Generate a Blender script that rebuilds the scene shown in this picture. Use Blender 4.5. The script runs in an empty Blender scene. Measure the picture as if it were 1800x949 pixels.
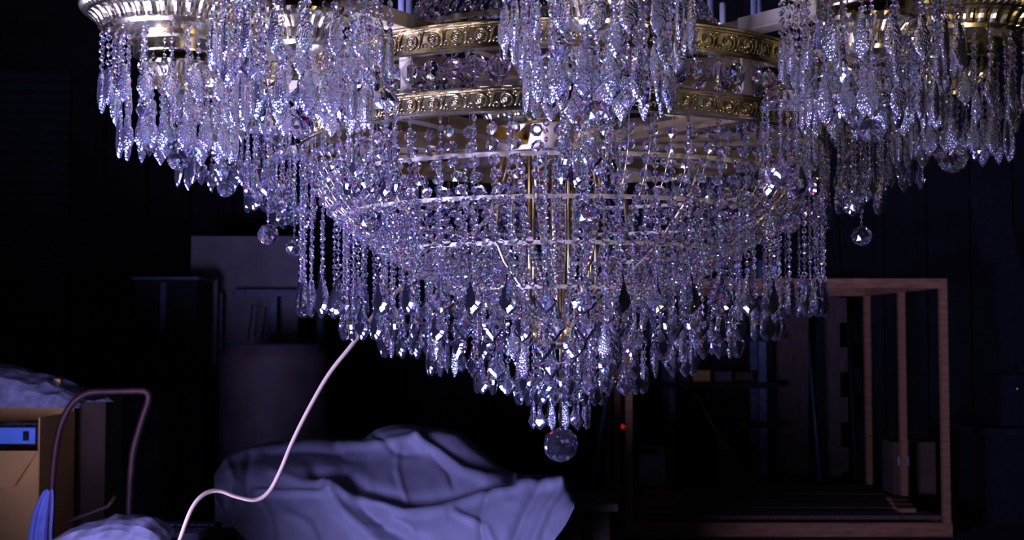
import bpy, bmesh, math, random
from mathutils import Vector, Matrix
random.seed(7)
PI = math.pi
sc = bpy.context.scene
C = sc.collection

# ------------------------------------------------------------------ camera
F = 2250.0                      # focal length in pixels of the 1800x949 frame
EYE = 1.5
PITCH = math.atan((585 - 474.5) / F)
cam = bpy.data.cameras.new('camera'); cam.lens = F / 1800 * 36; cam.sensor_width = 36
cam.clip_start = 0.05; cam.clip_end = 100
cam.dof.use_dof = True; cam.dof.focus_distance = 3.0; cam.dof.aperture_fstop = 6.5
co = bpy.data.objects.new('camera', cam); C.objects.link(co)
co.location = (0, 0, EYE); co.rotation_euler = (PI / 2 + PITCH, 0, 0)
sc.camera = co

# ------------------------------------------------------------------ world, lights, exposure
w = bpy.data.worlds.new('world'); sc.world = w; w.use_nodes = True
w.node_tree.nodes['Background'].inputs[0].default_value = (0.50, 0.48, 0.70, 1)
w.node_tree.nodes['Background'].inputs[1].default_value = 0.004

def area(name, loc, target, sx, sy, power, col, spread=PI):
    l = bpy.data.lights.new(name, 'AREA'); l.shape = 'RECTANGLE'; l.size = sx; l.size_y = sy
    l.energy = power; l.color = col; l.spread = spread
    o = bpy.data.objects.new(name, l); C.objects.link(o)
    o.location = loc
    o.rotation_euler = (Vector(target) - Vector(loc)).to_track_quat('-Z', 'Y').to_euler()
    return o
area('lamp_left_offscreen', (-2.0, 2.2, 0.65), (-0.85, 3.2, 2.05), 1.35, 1.35, 420, (0.34, 0.33, 1.0), math.radians(135))
area('lamp_right_offscreen', (1.3, 1.3, 0.25), (0.9, 3.2, 2.25), 0.35, 0.35, 9, (1.0, 0.78, 0.62), math.radians(80))

sc.view_settings.view_transform = 'Standard'; sc.view_settings.look = 'None'
sc.view_settings.gamma = 1.0; sc.view_settings.use_curve_mapping = False
sc.view_settings.exposure = 0.0
cy = sc.cycles
cy.max_bounces = 16; cy.transmission_bounces = 14; cy.glossy_bounces = 8; cy.diffuse_bounces = 2
cy.transparent_max_bounces = 8; cy.sample_clamp_indirect = 8.0
cy.use_denoising = True

# ------------------------------------------------------------------ helpers
def P(px, py, Y):
    u = (474.5 - py) / F
    dy = math.cos(PITCH) - u * math.sin(PITCH); dz = math.sin(PITCH) + u * math.cos(PITCH)
    k = Y / dy
    return Vector(((px - 900) / F * k, Y, EYE + dz * k))

class MB:
    """collects shapes, builds one mesh"""
    def __init__(s): s.v = []; s.f = []; s.m = []
    def add(s, vs, fs, mi=0, M=None):
        b = len(s.v)
        s.v += [tuple(M @ Vector(p)) for p in vs] if M is not None else [tuple(p) for p in vs]
        s.f += [[i + b for i in f] for f in fs]; s.m += [mi] * len(fs)
        return s
    def merge(s, o, M=None, mi=None):
        b = len(s.v)
        s.v += [tuple(M @ Vector(p)) for p in o.v] if M is not None else list(o.v)
        s.f += [[i + b for i in f] for f in o.f]; s.m += (o.m if mi is None else [mi] * len(o.f))
        return s
    def box(s, c, d, mi=0, M=None):
        x, y, z = d[0] / 2, d[1] / 2, d[2] / 2
        vs = [(c[0] + i * x, c[1] + j * y, c[2] + k * z) for i in (-1, 1) for j in (-1, 1) for k in (-1, 1)]
        return s.add(vs, [(0, 1, 3, 2), (4, 6, 7, 5), (0, 4, 5, 1), (2, 3, 7, 6), (0, 2, 6, 4), (1, 5, 7, 3)], mi, M)
    def bar(s, a, b, wx, wz, mi=0):
        a, b = Vector(a), Vector(b); d = b - a
        q = d.to_track_quat('Y', 'Z').to_matrix().to_4x4()
        return s.box((0, 0, 0), (wx, d.length, wz), mi, Matrix.Translation((a + b) / 2) @ q)
    def tube(s, pts, r, n=6, mi=0, cap=True, M=None):
        pts = [Vector(p) for p in pts]; vs = []; fs = []
        up = Vector((0.03, 0.05, 1)).normalized(); prev = None
        for i, p in enumerate(pts):
            t = (pts[min(i + 1, len(pts) - 1)] - pts[max(i - 1, 0)]).normalized()
            if prev is None:
                a = t.cross(up)
                if a.length < 0.1: a = t.cross(Vector((1, 0.1, 0)))
                a.normalize()
            else:
                a = (prev - t * prev.dot(t)).normalized()
            prev = a; b = t.cross(a)
            rr = r[i] if isinstance(r, (list, tuple)) else r
            for k in range(n):
                an = 2 * PI * k / n
                vs.append(p + (a * math.cos(an) + b * math.sin(an)) * rr)
        for i in range(len(pts) - 1):
            for k in range(n):
                k2 = (k + 1) % n
                fs.append((i * n + k, i * n + k2, (i + 1) * n + k2, (i + 1) * n + k))
        if cap:
            fs.append(tuple(range(n))[::-1]); fs.append(tuple((len(pts) - 1) * n + k for k in range(n)))
        return s.add(vs, fs, mi, M)
    def lathe(s, prof, n, mi=0, M=None, closed=False, mod=None):
        vs = []; fs = []; m = len(prof)
        for k in range(n):
            a = 2 * PI * k / n
            for j, (r, z) in enumerate(prof):
                rr = r + (mod(j, k) if mod else 0)
                vs.append((rr * math.sin(a), -rr * math.cos(a), z))
        for k in range(n):
            k2 = (k + 1) % n
            for j in range(m if closed else m - 1):
                j2 = (j + 1) % m
                fs.append((k * m + j, k2 * m + j, k2 * m + j2, k * m + j2))
        return s.add(vs, fs, mi, M)
    def build(s, name, mats, parent=None, smooth=False, loc=None, rot=None):
        me = bpy.data.meshes.new(name); me.from_pydata(s.v, [], s.f)
        for m in (mats if isinstance(mats, (list, tuple)) else [mats]): me.materials.append(m)
        me.polygons.foreach_set('material_index', s.m)
        if smooth: me.polygons.foreach_set('use_smooth', [True] * len(s.f))
        me.update()
        return inst(name, me, parent, loc, rot)

def inst(name, me, parent=None, loc=None, rot=None):
    o = bpy.data.objects.new(name, me); C.objects.link(o)
    if parent is not None: o.parent = parent
    if loc is not None: o.location = loc
    if rot is not None: o.rotation_euler = rot
    return o
def tag(o, label, cat, group=None):
    o['label'] = label; o['category'] = cat
    if group: o['group'] = group
    return o
def empty(name, loc, rz=0):
    o = bpy.data.objects.new(name, None); C.objects.link(o); o.location = loc; o.rotation_euler = (0, 0, rz); o.empty_display_size = 0.1
    return o
def RZ(a): return Matrix.Rotation(a, 4, 'Z')
def T(x, y, z): return Matrix.Translation((x, y, z))

# ------------------------------------------------------------------ materials
def mat(name, col, rough=0.6, metal=0.0, noise=None, spec=0.5, bump=0.0, wave=None):
    m = bpy.data.materials.new(name); m.use_nodes = True
    nt = m.node_tree; b = nt.nodes['Principled BSDF']
    b.inputs['Base Color'].default_value = (*col, 1); b.inputs['Roughness'].default_value = rough
    b.inputs['Metallic'].default_value = metal; b.inputs['Specular IOR Level'].default_value = spec
    tc = nt.nodes.new('ShaderNodeTexCoord')
    if noise:
        sc_, amt = noise
        n = nt.nodes.new('ShaderNodeTexNoise'); n.inputs['Scale'].default_value = sc_; n.inputs['Detail'].default_value = 6
        if wave:
            mp = nt.nodes.new('ShaderNodeMapping'); mp.inputs['Scale'].default_value = wave
            nt.links.new(tc.outputs['Object'], mp.inputs[0]); nt.links.new(mp.outputs[0], n.inputs['Vector'])
        else:
            nt.links.new(tc.outputs['Object'], n.inputs['Vector'])
        r = nt.nodes.new('ShaderNodeValToRGB')
        r.color_ramp.elements[0].position = 0.3; r.color_ramp.elements[1].position = 0.7
        r.color_ramp.elements[0].color = (*[c * (1 - amt) for c in col], 1)
        r.color_ramp.elements[1].color = (*[min(1, c * (1 + amt)) for c in col], 1)
        nt.links.new(n.outputs['Fac'], r.inputs[0]); nt.links.new(r.outputs[0], b.inputs['Base Color'])
        if bump:
            bp = nt.nodes.new('ShaderNodeBump'); bp.inputs['Strength'].default_value = bump; bp.inputs['Distance'].default_value = 0.01
            nt.links.new(n.outputs['Fac'], bp.inputs['Height']); nt.links.new(bp.outputs[0], b.inputs['Normal'])
    return m

def crystal_mat(name, haze, iors, hammer=0):
    m = bpy.data.materials.new(name); m.use_nodes = True; nt = m.node_tree
    for n in list(nt.nodes): nt.nodes.remove(n)
    out = nt.nodes.new('ShaderNodeOutputMaterial')
    prev = None
    for col, ior in zip(((1, 0, 0, 1), (0, 1, 0, 1), (0, 0, 1, 1)), iors):       # cut glass splits the light: one index per primary
        g = nt.nodes.new('ShaderNodeBsdfGlass'); g.inputs['Color'].default_value = col
        g.inputs['Roughness'].default_value = 0.0; g.inputs['IOR'].default_value = ior
        if prev is None: prev = g
        else:
            a = nt.nodes.new('ShaderNodeAddShader'); nt.links.new(prev.outputs[0], a.inputs[0]); nt.links.new(g.outputs[0], a.inputs[1]); prev = a
    g = nt.nodes.new('ShaderNodeBsdfGlass'); g.inputs['Color'].default_value = (0.945, 0.95, 1, 1); g.inputs['Roughness'].default_value = 0.0; g.inputs['IOR'].default_value = iors[1]
    ms = nt.nodes.new('ShaderNodeMixShader'); ms.inputs[0].default_value = 0.09
    nt.links.new(g.outputs[0], ms.inputs[1]); nt.links.new(prev.outputs[0], ms.inputs[2]); prev = ms
    d = nt.nodes.new('ShaderNodeBsdfDiffuse'); d.inputs['Color'].default_value = (0.85, 0.85, 0.88, 1)
    gl = nt.nodes.new('ShaderNodeBsdfGlossy'); gl.inputs['Roughness'].default_value = 0.18
    mx0 = nt.nodes.new('ShaderNodeMixShader'); mx0.inputs[0].default_value = 0.5
    nt.links.new(d.outputs[0], mx0.inputs[1]); nt.links.new(gl.outputs[0], mx0.inputs[2])
    mx = nt.nodes.new('ShaderNodeMixShader'); mx.inputs[0].default_value = haze
    nt.links.new(prev.outputs[0], mx.inputs[1]); nt.links.new(mx0.outputs[0], mx.inputs[2])
    nt.links.new(mx.outputs[0], out.inputs[0])
    if hammer:                                   # pressed, pebbled surface of the ornate drops
        tc = nt.nodes.new('ShaderNodeTexCoord'); vo = nt.nodes.new('ShaderNodeTexVoronoi'); vo.inputs['Scale'].default_value = 210
        bp = nt.nodes.new('ShaderNodeBump'); bp.inputs['Strength'].default_value = hammer; bp.inputs['Distance'].default_value = 0.0025
        nt.links.new(tc.outputs['Object'], vo.inputs['Vector']); nt.links.new(vo.outputs['Distance'], bp.inputs['Height'])
        for n in nt.nodes:
            if n.type in ('BSDF_GLASS', 'BSDF_GLOSSY', 'BSDF_DIFFUSE'): nt.links.new(bp.outputs[0], n.inputs['Normal'])
    return m

BRASS = mat('brass', (0.45, 0.39, 0.19), 0.22, 1.0, (35, 0.18))
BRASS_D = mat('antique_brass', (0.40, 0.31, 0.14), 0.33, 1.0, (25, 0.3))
SATIN = mat('satin_brass', (0.56, 0.49, 0.27), 0.48, 0.75, (30, 0.08))
WIRE = mat('gold_wire', (0.5, 0.37, 0.18), 0.4, 1.0)
CRY = crystal_mat('cut_crystal', 0.02, (1.50, 1.57, 1.66))
CRYC = crystal_mat('clear_crystal', 0.008, (1.50, 1.57, 1.66))
CRYT = crystal_mat('pebbled_crystal', 0.03, (1.50, 1.57, 1.66), 0.8)
DISHG = crystal_mat('pressed_glass', 0.04, (1.49, 1.50, 1.51))
TUBE = mat('candle_sleeve', (0.80, 0.80, 0.84), 0.45, 0, (8, 0.05))
BLACKM = mat('black_metal', (0.02, 0.02, 0.022), 0.5, 0.3, (20, 0.2), spec=0.08)
WOOD = mat('rough_pine', (0.32, 0.14, 0.05), 0.75, 0, (6, 0.35), bump=0.1, wave=(1, 1, 8))
WOOD_D = mat('dark_plank', (0.10, 0.055, 0.035), 0.8, 0, (6, 0.35), wave=(8, 1, 1))
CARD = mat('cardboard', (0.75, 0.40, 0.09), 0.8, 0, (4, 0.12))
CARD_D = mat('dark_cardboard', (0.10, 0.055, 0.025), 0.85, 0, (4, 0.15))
BLUEB = mat('blue_carton', (0.16, 0.36, 0.85), 0.5, 0, (6, 0.1))
BLUEP = mat('blue_paint', (0.10, 0.12, 0.15), 0.5, 0.2, (14, 0.4))
BOARD = mat('pale_board', (0.28, 0.235, 0.21), 0.85, 0, (3, 0.25))
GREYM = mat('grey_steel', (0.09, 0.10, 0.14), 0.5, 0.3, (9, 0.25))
DARKM = mat('dark_steel', (0.02, 0.022, 0.024), 0.6, 0.2, (9, 0.25), spec=0.08)
DRUM = mat('brown_drum', (0.11, 0.07, 0.06), 0.6, 0, (5, 0.25))
WALLM = mat('dark_wall', (0.016, 0.016, 0.016), 0.9, 0, (2, 0.3), spec=0.2)
SHUT = mat('shutter_slat', (0.035, 0.042, 0.042), 0.7, 0, (6, 0.2), spec=0.08)
FLOORM = mat('concrete_floor', (0.045, 0.042, 0.042), 0.75, 0, (2.5, 0.35), bump=0.1)
CABLE = mat('beige_cable', (0.28, 0.20, 0.11), 0.5, 0, (30, 0.08))
WHITE = mat('white_plastic', (0.55, 0.53, 0.55), 0.45, 0, (12, 0.06))
CLOTHB = mat('blue_cloth', (0.30, 0.34, 0.72), 0.9, 0, (20, 0.15))
PLASTIC = mat('plastic_film', (0.32, 0.30, 0.33), 0.22, 0, (18, 0.4), bump=0.6)
STRAW = mat('straw', (0.20, 0.15, 0.08), 0.9, 0, (40, 0.35))
RUST = mat('rusty_pipe', (0.07, 0.025, 0.016), 0.55, 0.4, (18, 0.35))
PAPER = mat('paper', (0.5, 0.5, 0.55), 0.8, 0, (6, 0.1))
REDL = bpy.data.materials.new('red_pilot_lamp'); REDL.use_nodes = True
_b = REDL.node_tree.nodes['Principled BSDF']; _b.inputs['Base Color'].default_value = (0.6, 0.01, 0.01, 1)
_b.inputs['Emission Color'].default_value = (1, 0.02, 0.02, 1); _b.inputs['Emission Strength'].default_value = 0.35
def tarp_mat():
    m = mat('grey_tarp', (0.25, 0.24, 0.26), 0.6, 0, (1.6, 0.10))
    return m
TARP = tarp_mat()

# ------------------------------------------------------------------ the hall
def struct(o): o['kind'] = 'structure'; return o
YB = 13.0
struct(MB().box((0, 5.5, -0.05), (17, 17, 0.1)).build('floor', FLOORM))
struct(MB().box((0, 5.5, 7.05), (17, 17, 0.1)).build('ceiling', WALLM))
wb = struct(MB().box((0, YB + 0.1, 3.5), (17, 0.2, 7)).build('wall_back', WALLM))
struct(MB().box((-8.4, 5.5, 3.5), (0.2, 17, 7)).build('wall_left', WALLM))
struct(MB().box((8.4, 5.5, 3.5), (0.2, 17, 7)).build('wall_right', WALLM))
rib = MB().add([(-.06, 0, 0), (-.035, -.06, 0), (.035, -.06, 0), (.06, 0, 0), (-.06, 0, 6.95), (-.035, -.06, 6.95), (.035, -.06, 6.95), (.06, 0, 6.95)],
               [(0, 1, 5, 4), (1, 2, 6, 5), (2, 3, 7, 6), (4, 5, 6, 7), (0, 3, 2, 1)])
r0 = rib.build('wall_rib', WALLM, wb, loc=(-4.2, YB, 0))
for i in range(1, 24):
    inst('wall_rib', r0.data, wb, (-4.2 + i * 0.44, YB, 0))
# roller shutter at the far left of the back wall
sh = struct(MB().box((-5.35, YB - 0.03, 2.1), (1.7, 0.06, 4.2)).build('door_1', DARKM))
sl = MB().add([(-.85, 0, 0), (.85, 0, 0), (.85, -.035, .05), (-.85, -.035, .05), (.85, 0, .1), (-.85, 0, .1)], [(0, 1, 2, 3), (3, 2, 4, 5), (0, 3, 5), (1, 4, 2)])
s0 = sl.build('slat', SHUT, sh, loc=(-5.35, YB - 0.06, 0.02))
for i in range(1, 40): inst('slat', s0.data, sh, (-5.35, YB - 0.06, 0.02 + i * 0.104))

# ------------------------------------------------------------------ chandelier
CX, CY, CB = 0.136, 3.6, 0.37
ch = empty('chandelier', (CX, CY, EYE - CB))
tag(ch, 'huge brass and cut crystal chandelier with tiered rings and draped bead strands', 'chandelier')
def rootloc(r, th, z): return (r * math.sin(th), -r * math.cos(th), z + CB)
O = (0, 0, CB)
ROT = math.radians(2.0)
ARMS = [ROT + k * PI / 5 for k in range(-4, 6)]           # ten arms, the first to the left rear
FRONT = [k for k in range(10) if abs((k - 4)) <= 2]

R = 0.72
def band(name, zb, zt):
    h = zt - zb
    prof = [(R - .012, zb), (R + .006, zb), (R + .010, zb + .003), (R + .010, zb + .007), (R + .004, zb + .010), (R + .004, zb + .013), (R, zb + .014),
            (R, zt - .014), (R + .004, zt - .013), (R + .004, zt - .010), (R + .010, zt - .007), (R + .010, zt - .003), (R + .006, zt), (R - .012, zt)]
    return MB().lathe(prof, 200, closed=True).build(name, BRASS, ch, loc=O)
bu = band('upper_band', .649, .718); bl = band('lower_band', .502, .563)
def scroll(h):
    mb = MB(); q = h / .045
    def arc(cx, cz, r, a0, a1, tb, n=14, taper=True):
        pts = []; rad = []
        for i in range(n + 1):
            t = i / n; a = a0 + (a1 - a0) * t; rr = r * (1 - .35 * t if taper else 1)
            pts.append((cx + rr * math.cos(a), -.0025, cz + rr * math.sin(a))); rad.append(1.25 * tb * (1 - .4 * t))
        mb.tube(pts, rad, 5)
    rr = .0185 * q
    arc(0, 0, rr, -PI * .62, PI * 1.35, .0024)
    arc(0, 0, .010 * q, PI * .2, PI * 1.7, .0016, 8)
    for k in range(6):
        a = 2 * PI * k / 6
        mb.tube([(0, -.003, 0), (.004 * math.cos(a), -.0045, .004 * math.sin(a)), (.0075 * q * math.cos(a), -.002, .0075 * q * math.sin(a))], [.0012, .0022, .0008], 5)
    for s in (1,):
        pts = [(.019, -.001, -.021 * q), (.024, -.002, -.012 * q), (.027, -.003, 0), (.030, -.002, .012 * q), (.036, -.001, .021 * q)]
        mb.tube(pts, [.0008, .0024, .003, .0024, .0008], 5)
        arc(.0385, -.013 * q, .007, PI * 1.2, -PI * .5, .0016, 8)
        arc(.0215, .014 * q, .006, -PI * .4, PI * 1.1, .0016, 8)
    return mb
NS = 75
for b, zc, h in ((bu, .6835, .044), (bl, .5325, .040)):
    m0 = scroll(h).build('scroll_relief', BRASS, b, smooth=True)
    for k in range(NS):
        th = (k + .5) * 2 * PI / NS
        o = m0 if k == 0 else inst('scroll_relief', m0.data, b)
        o.location = (R * math.sin(th), -R * math.cos(th), zc); o.rotation_euler = (0, 0, th)

# vertical struts, flat arms, spokes
st = MB().box((0, 0, 0), (.028, .006, .05)).box((0, 0, .036), (.036, .007, .024)).box((0, 0, -.036), (.036, .007, .024))
st0 = None; arm0 = None; sp0 = None
armm = MB().box((0, -.775, .738), (.046, .17, .034)).box((0, -.775, .7205), (.054, .17, .005))
armi = MB().box((0, -.365, .738), (.034, .66, .030)).build('arm_brace', BRASS_D, ch, loc=O, rot=(0, 0, ARMS[0]))  # inner length of the arm; shade inside the bands put into darker brass
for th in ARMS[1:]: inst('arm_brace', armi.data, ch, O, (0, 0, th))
for th in ARMS:
    if st0 is None:
        st0 = st.build('strut', SATIN, ch); arm0 = armm.build('arm', SATIN, ch)
        sp0 = MB().box((0, -.45, .512), (.04, .52, .012)).box((0, -.45, .53), (.012, .52, .026)).build('spoke', BRASS_D, ch)
        a, b, c = st0, arm0, sp0
    else:
        a, b, c = inst('strut', st0.data, ch), inst('arm', arm0.data, ch), inst('spoke', sp0.data, ch)
    a.location = rootloc(.695, th, .606); a.rotation_euler = (0, 0, th)
    b.location = O; b.rotation_euler = (0, 0, th); c.location = O; c.rotation_euler = (0, 0, th)
# arms reach the bowls
armx = MB().box((0, -.91, .731), (.040, .16, .022))
a0 = None
for th in ARMS:
    o = armx.build('arm_end', SATIN, ch) if a0 is None else inst('arm_end', a0.data, ch)
    a0 = a0 or o; o.location = O; o.rotation_euler = (0, 0, th)
# inner drum, column, hoops, rods, crown
MB().lathe([(.001, .49), (.19, .49), (.20, .495), (.20, .555), (.205, .56), (.205, .57), (.18, .575), (.02, .58)], 72).build('inner_drum', BRASS_D, ch, True, O)
MB().lathe([(.001, .56), (.045, .56), (.045, .70), (.07, .72), (.10, .76), (.07, .80), (.035, .83), (.035, 1.2), (.06, 1.24), (.11, 1.32), (.12, 1.42), (.07, 1.52), (.03, 1.56), (.03, 2.0), (.001, 2.0)], 40).build('column', BRASS_D, ch, True, O)
HOOPS = [(.665, .415), (.60, .322), (.475, .222), (.29, .12)]
for r, z in HOOPS:
    MB().lathe([(r - .004, z - .005), (r + .003, z - .005), (r + .003, z + .005), (r - .004, z + .005)], 120, closed=True).build('hoop', SATIN, ch, loc=O)
crown = MB().lathe([(.001, -.045), (.05, -.045), (.07, -.038), (.085, -.03), (.078, -.02), (.078, .015), (.088, .022), (.088, .032), (.06, .036), (.03, .05), (.001, .05)], 48).build('crown', BRASS_D, ch, True, O)
for k in range(12):
    th = k * PI / 6
    MB().tube([(0, -.004, -.014), (0, -.007, 0), (0, -.004, .010)], [.002, .007, .003], 6).build('crown_leaf', BRASS_D, crown, True, (.078 * math.sin(th), -.078 * math.cos(th), 0), (0, 0, th))
MB().tube([(0, 0, -.265), (0, 0, .5)], .004, 8).build('stem_rod', BRASS, ch, True, O)
rod0 = rb0 = None
for k in range(10):
    th = k * PI / 5 + .2
    o = MB().tube([(0, -.10, .03), (0, -.10, .49)], .006, 8).build('rod', BRASS, ch, True) if rod0 is None else inst('rod', rod0.data, ch)
    rod0 = rod0 or o; o.location = O; o.rotation_euler = (0, 0, th)
    if rb0 is None:
        pts = [(0, -.16, .49), (0, -.19, .40), (0, -.20, .30), (0, -.16, .20), (0, -.09, .10), (0, -.075, .03)]
        o = MB().tube(pts, .006, 6).tube([(0, -.665, .415), (0, -.60, .322), (0, -.475, .222), (0, -.29, .12), (0, -.085, .03)], .005, 6).build('rib', BRASS_D, ch, True); rb0 = o
    else: o = inst('rib', rb0.data, ch)
    o.location = O; o.rotation_euler = (0, 0, th + .3)

# ---- crystal shapes
def bead_mb(r, t=.5):
    mb = MB(); vs = []; fs = []
    g = [(r * math.cos(PI * k / 4 + PI / 8), 0, r * math.sin(PI * k / 4 + PI / 8)) for k in range(8)]
    vs += g
    for s in (-1, 1):
        b = len(vs)
        vs += [(.56 * r * math.cos(PI * k / 4), s * r * t, .56 * r * math.sin(PI * k / 4)) for k in range(8)]
        for k in range(8):
            k2 = (k + 1) % 8
            fs.append((k, k2, b + k2)); fs.append((k, b + k2, b + k))
        fs.append(tuple(b + k for k in range(8)))
    # consistent winding
    for i, f in enumerate(fs):
        c = sum((Vector(vs[j]) for j in f), Vector()) / len(f)
        n = (Vector(vs[f[1]]) - Vector(vs[f[0]])).cross(Vector(vs[f[2]]) - Vector(vs[f[0]]))
        if n.dot(c) < 0: fs[i] = f[::-1]
    return mb.add(vs, fs)
OUT = {
 'spade': [(0, .035), (.10, .07), (.24, .10), (.36, .13), (.43, .20), (.48, .31), (.54, .37), (.62, .35), (.72, .26), (.84, .15), (.93, .07), (1, 0)],
 'pear': [(0, .03), (.14, .085), (.28, .15), (.42, .22), (.54, .285), (.62, .31), (.70, .34), (.78, .31), (.85, .27), (.91, .17), (.96, .11), (1, 0)],
 'spear': [(0, .05), (.10, .10), (.30, .13), (.50, .155), (.66, .17), (.78, .15), (.88, .09), (1, 0)],
 'baroque': [(0, .05), (.08, .10), (.17, .075), (.27, .10), (.37, .17), (.45, .22), (.53, .18), (.64, .23), (.74, .21), (.84, .13), (.92, .08), (1, 0)],
 'bell': [(0, .03), (.18, .055), (.36, .085), (.50, .14), (.60, .23), (.68, .31), (.76, .30), (.82, .22), (.90, .14), (1, 0)],
}
def pend_mb(kind, L, thick=.17):
    prof = OUT[kind]; mb = MB()
    # resample the half outline, then notch every other point of the rim
    ln = [0]
    for p, q in zip(prof, prof[1:]): ln.append(ln[-1] + math.dist(p, q))
    N = 15; half = []
    for i in range(N):
        t_ = ln[-1] * i / (N - 1); k = max(j for j in range(len(ln) - 1) if ln[j] <= t_ + 1e-9)
        f = (t_ - ln[k]) / (ln[k + 1] - ln[k]); p, q = prof[k], prof[k + 1]
        half.append((p[0] + (q[0] - p[0]) * f, (p[1] + (q[1] - p[1]) * f) * (1 if i % 2 else .90)))
    outline = [(w_, -u) for u, w_ in half] + [(-w_, -u) for u, w_ in half[::-1][1:]]
    n = len(outline); cz = -.60
    t = thick * max(w_ for _, w_ in prof) * 2
    vs = []; fs = []
    ROWS = ((1, 1, .10), (.86, .91, .62), (.56, .64, .97))
    for s in (-1, 1):
        b = len(vs); m = n * len(ROWS)
        for sx, sz, h in ROWS:
            for x, z in outline: vs.append((x * sx * L, s * t * h * L, (cz + (z - cz) * sz) * L))
        vs.append((0, s * t * 1.06 * L, cz * L))
        for r in range(len(ROWS) - 1):
            for k in range(n):
                k2 = (k + 1) % n; p0, p1, q0, q1 = b + r * n + k, b + r * n + k2, b + (r + 1) * n + k, b + (r + 1) * n + k2
                q = [(p0, p1, q0), (p1, q1, q0)] if (k + r) % 2 else [(p0, p1, q1), (p0, q1, q0)]
                fs += [f if s < 0 else f[::-1] for f in q]
        for k in range(0, n - 1, 2):
            f = (b + 2 * n + k, b + 2 * n + (k + 1) % n, b + 2 * n + (k + 2) % n, b + m)
            fs.append(f if s < 0 else f[::-1])
        f = (b + 2 * n + n - 1, b + 2 * n, b + m); fs.append(f if s < 0 else f[::-1])
    m = len(ROWS) * n + 1
    for k in range(n):
        k2 = (k + 1) % n
        fs.append((k, m + k, m + k2, k2))
    return mb.add(vs, fs)
def ball_mb(r, sub):
    bm = bmesh.new(); bmesh.ops.create_icosphere(bm, subdivisions=sub, radius=r)
    mb = MB().add([v.co.copy() for v in bm.verts], [[v.index for v in f.verts] for f in bm.faces]); bm.free()
    return mb.add(*[(l) for l in ([(0, 0, 0)], [])])
BIGR = .0165
BEADS = {r: bead_mb(r) for r in (BIGR, .0125, .011, .0095, .008, .0077, .0062)}
def hang(beads, drop, tilt=True):
    """straight strand hanging down from the origin: list of bead radii, ends at -drop"""
    mb = MB(); n = len(beads); tot = sum(2 * r for r in beads); gap = (drop - tot) / (n + 1)
    z = -gap
    for r in beads:
        z -= r
        mb.merge(BEADS[r], T(0, 0, z) @ RZ(random.uniform(0, PI)) @ Matrix.Rotation(random.uniform(-.15, .15), 4, 'X'), 0)
        mb.tube([(0, 0, z + r + gap + .001), (0, 0, z + r - .002)], .0006, 4, 1)
        z -= r + gap
    mb.tube([(0, 0, z + gap + .001), (0, 0, -drop - .003)], .0006, 4, 1)
    return mb
def nb(r, drop, gap=.0028): return [r] * max(1, int(drop / (2 * r + gap)))
PEND = {}
def pend(kind, L):
    key = (kind, L)
    if key not in PEND:
        me_o = pend_mb(kind, L)
        me = bpy.data.meshes.new('pendant'); me.from_pydata(me_o.v, [], me_o.f); me.materials.append(CRYC if kind in ('spade', 'pear') else CRYT if kind in ('baroque', 'spear') else CRY); me.update()
        PEND[key] = me
    return PEND[key]

# ---- basket strands: from the lower band in to the crown
BP = [(.708, .500), (.704, .455), (.688, .405), (.625, .318), (.50, .222), (.315, .118), (.17, .055), (.092, .026)]
def bez(pts, n):
    out = []
    for i in range(len(pts) - 1):
        p0 = pts[max(i - 1, 0)]; p1 = pts[i]; p2 = pts[i + 1]; p3 = pts[min(i + 2, len(pts) - 1)]
        for k in range(n):
            t = k / n
            out.append(tuple(.5 * (2 * b + (c - a) * t + (2 * a - 5 * b + 4 * c - d) * t * t + (-a + 3 * b - 3 * c + d) * t ** 3) for a, b, c, d in zip(p0, p1, p2, p3)))
    out.append(pts[-1]); return out
CURVE = bez(BP, 10)
def walk(s):
    for (a, b) in zip(CURVE, CURVE[1:]):
        l = math.dist(a, b)
        if s <= l: k = s / l; return (a[0] + (b[0] - a[0]) * k, a[1] + (b[1] - a[1]) * k), (b[0] - a[0], b[1] - a[1])
        s -= l
    return CURVE[-1], (CURVE[-1][0] - CURVE[-2][0], CURVE[-1][1] - CURVE[-2][1])
LEN = sum(math.dist(a, b) for a, b in zip(CURVE, CURVE[1:]))
NB = 84; NTOP = 6
def basket(split, short):
    mb = MB(); tops = []; s = .012 + (random.uniform(0, .012)); i = 0; END = LEN * (.70 if short else 1)
    while True:
        f = s / LEN
        r = BIGR if f < .28 else .0125 if f < .45 else .011 if f < .62 else .0095 if f < .8 else .008
        s += r
        if s + r > END: break
        (rr, z), (dr, dz) = walk(s)
        ang = math.atan2(dr, -dz)                              # lean of the strand in its radial plane
        M = T(0, -rr, z) @ Matrix.Rotation(ang, 4, 'X') @ RZ(random.uniform(-.45, .45))
        if split and i < NTOP: tops.append((r, M))
        else: mb.merge(BEADS[r], M, 0)
        e0, _ = walk(s - r - .0045); e1, _ = walk(s - r + .0015)          # short wire link above the bead
        mb.tube([(0, -e0[0], e0[1]), (0, -e1[0], e1[1])], .0006, 4, 1)
        s += r + .0035; i += 1
    ends = ([walk(t_ * .02)[0] for t_ in range(12 if split else 2)])
    mb.tube([(0, -CURVE[0][0], CURVE[0][1] + .006)] + [(0, -a, b) for a, b in ends], .0005, 4, 1)
    return mb, tops
BEADME = {}
for r in (BIGR,):
    me = bpy.data.meshes.new('crystal_bead'); me.from_pydata(BEADS[r].v, [], BEADS[r].f); me.materials.append(CRY); me.update(); BEADME[r] = me
VAR = []
for v in range(6):
    mb, tops = basket(True, v % 2); mb2, _ = basket(False, v % 2); VAR.append([mb, tops, mb2, None, None])
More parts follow.
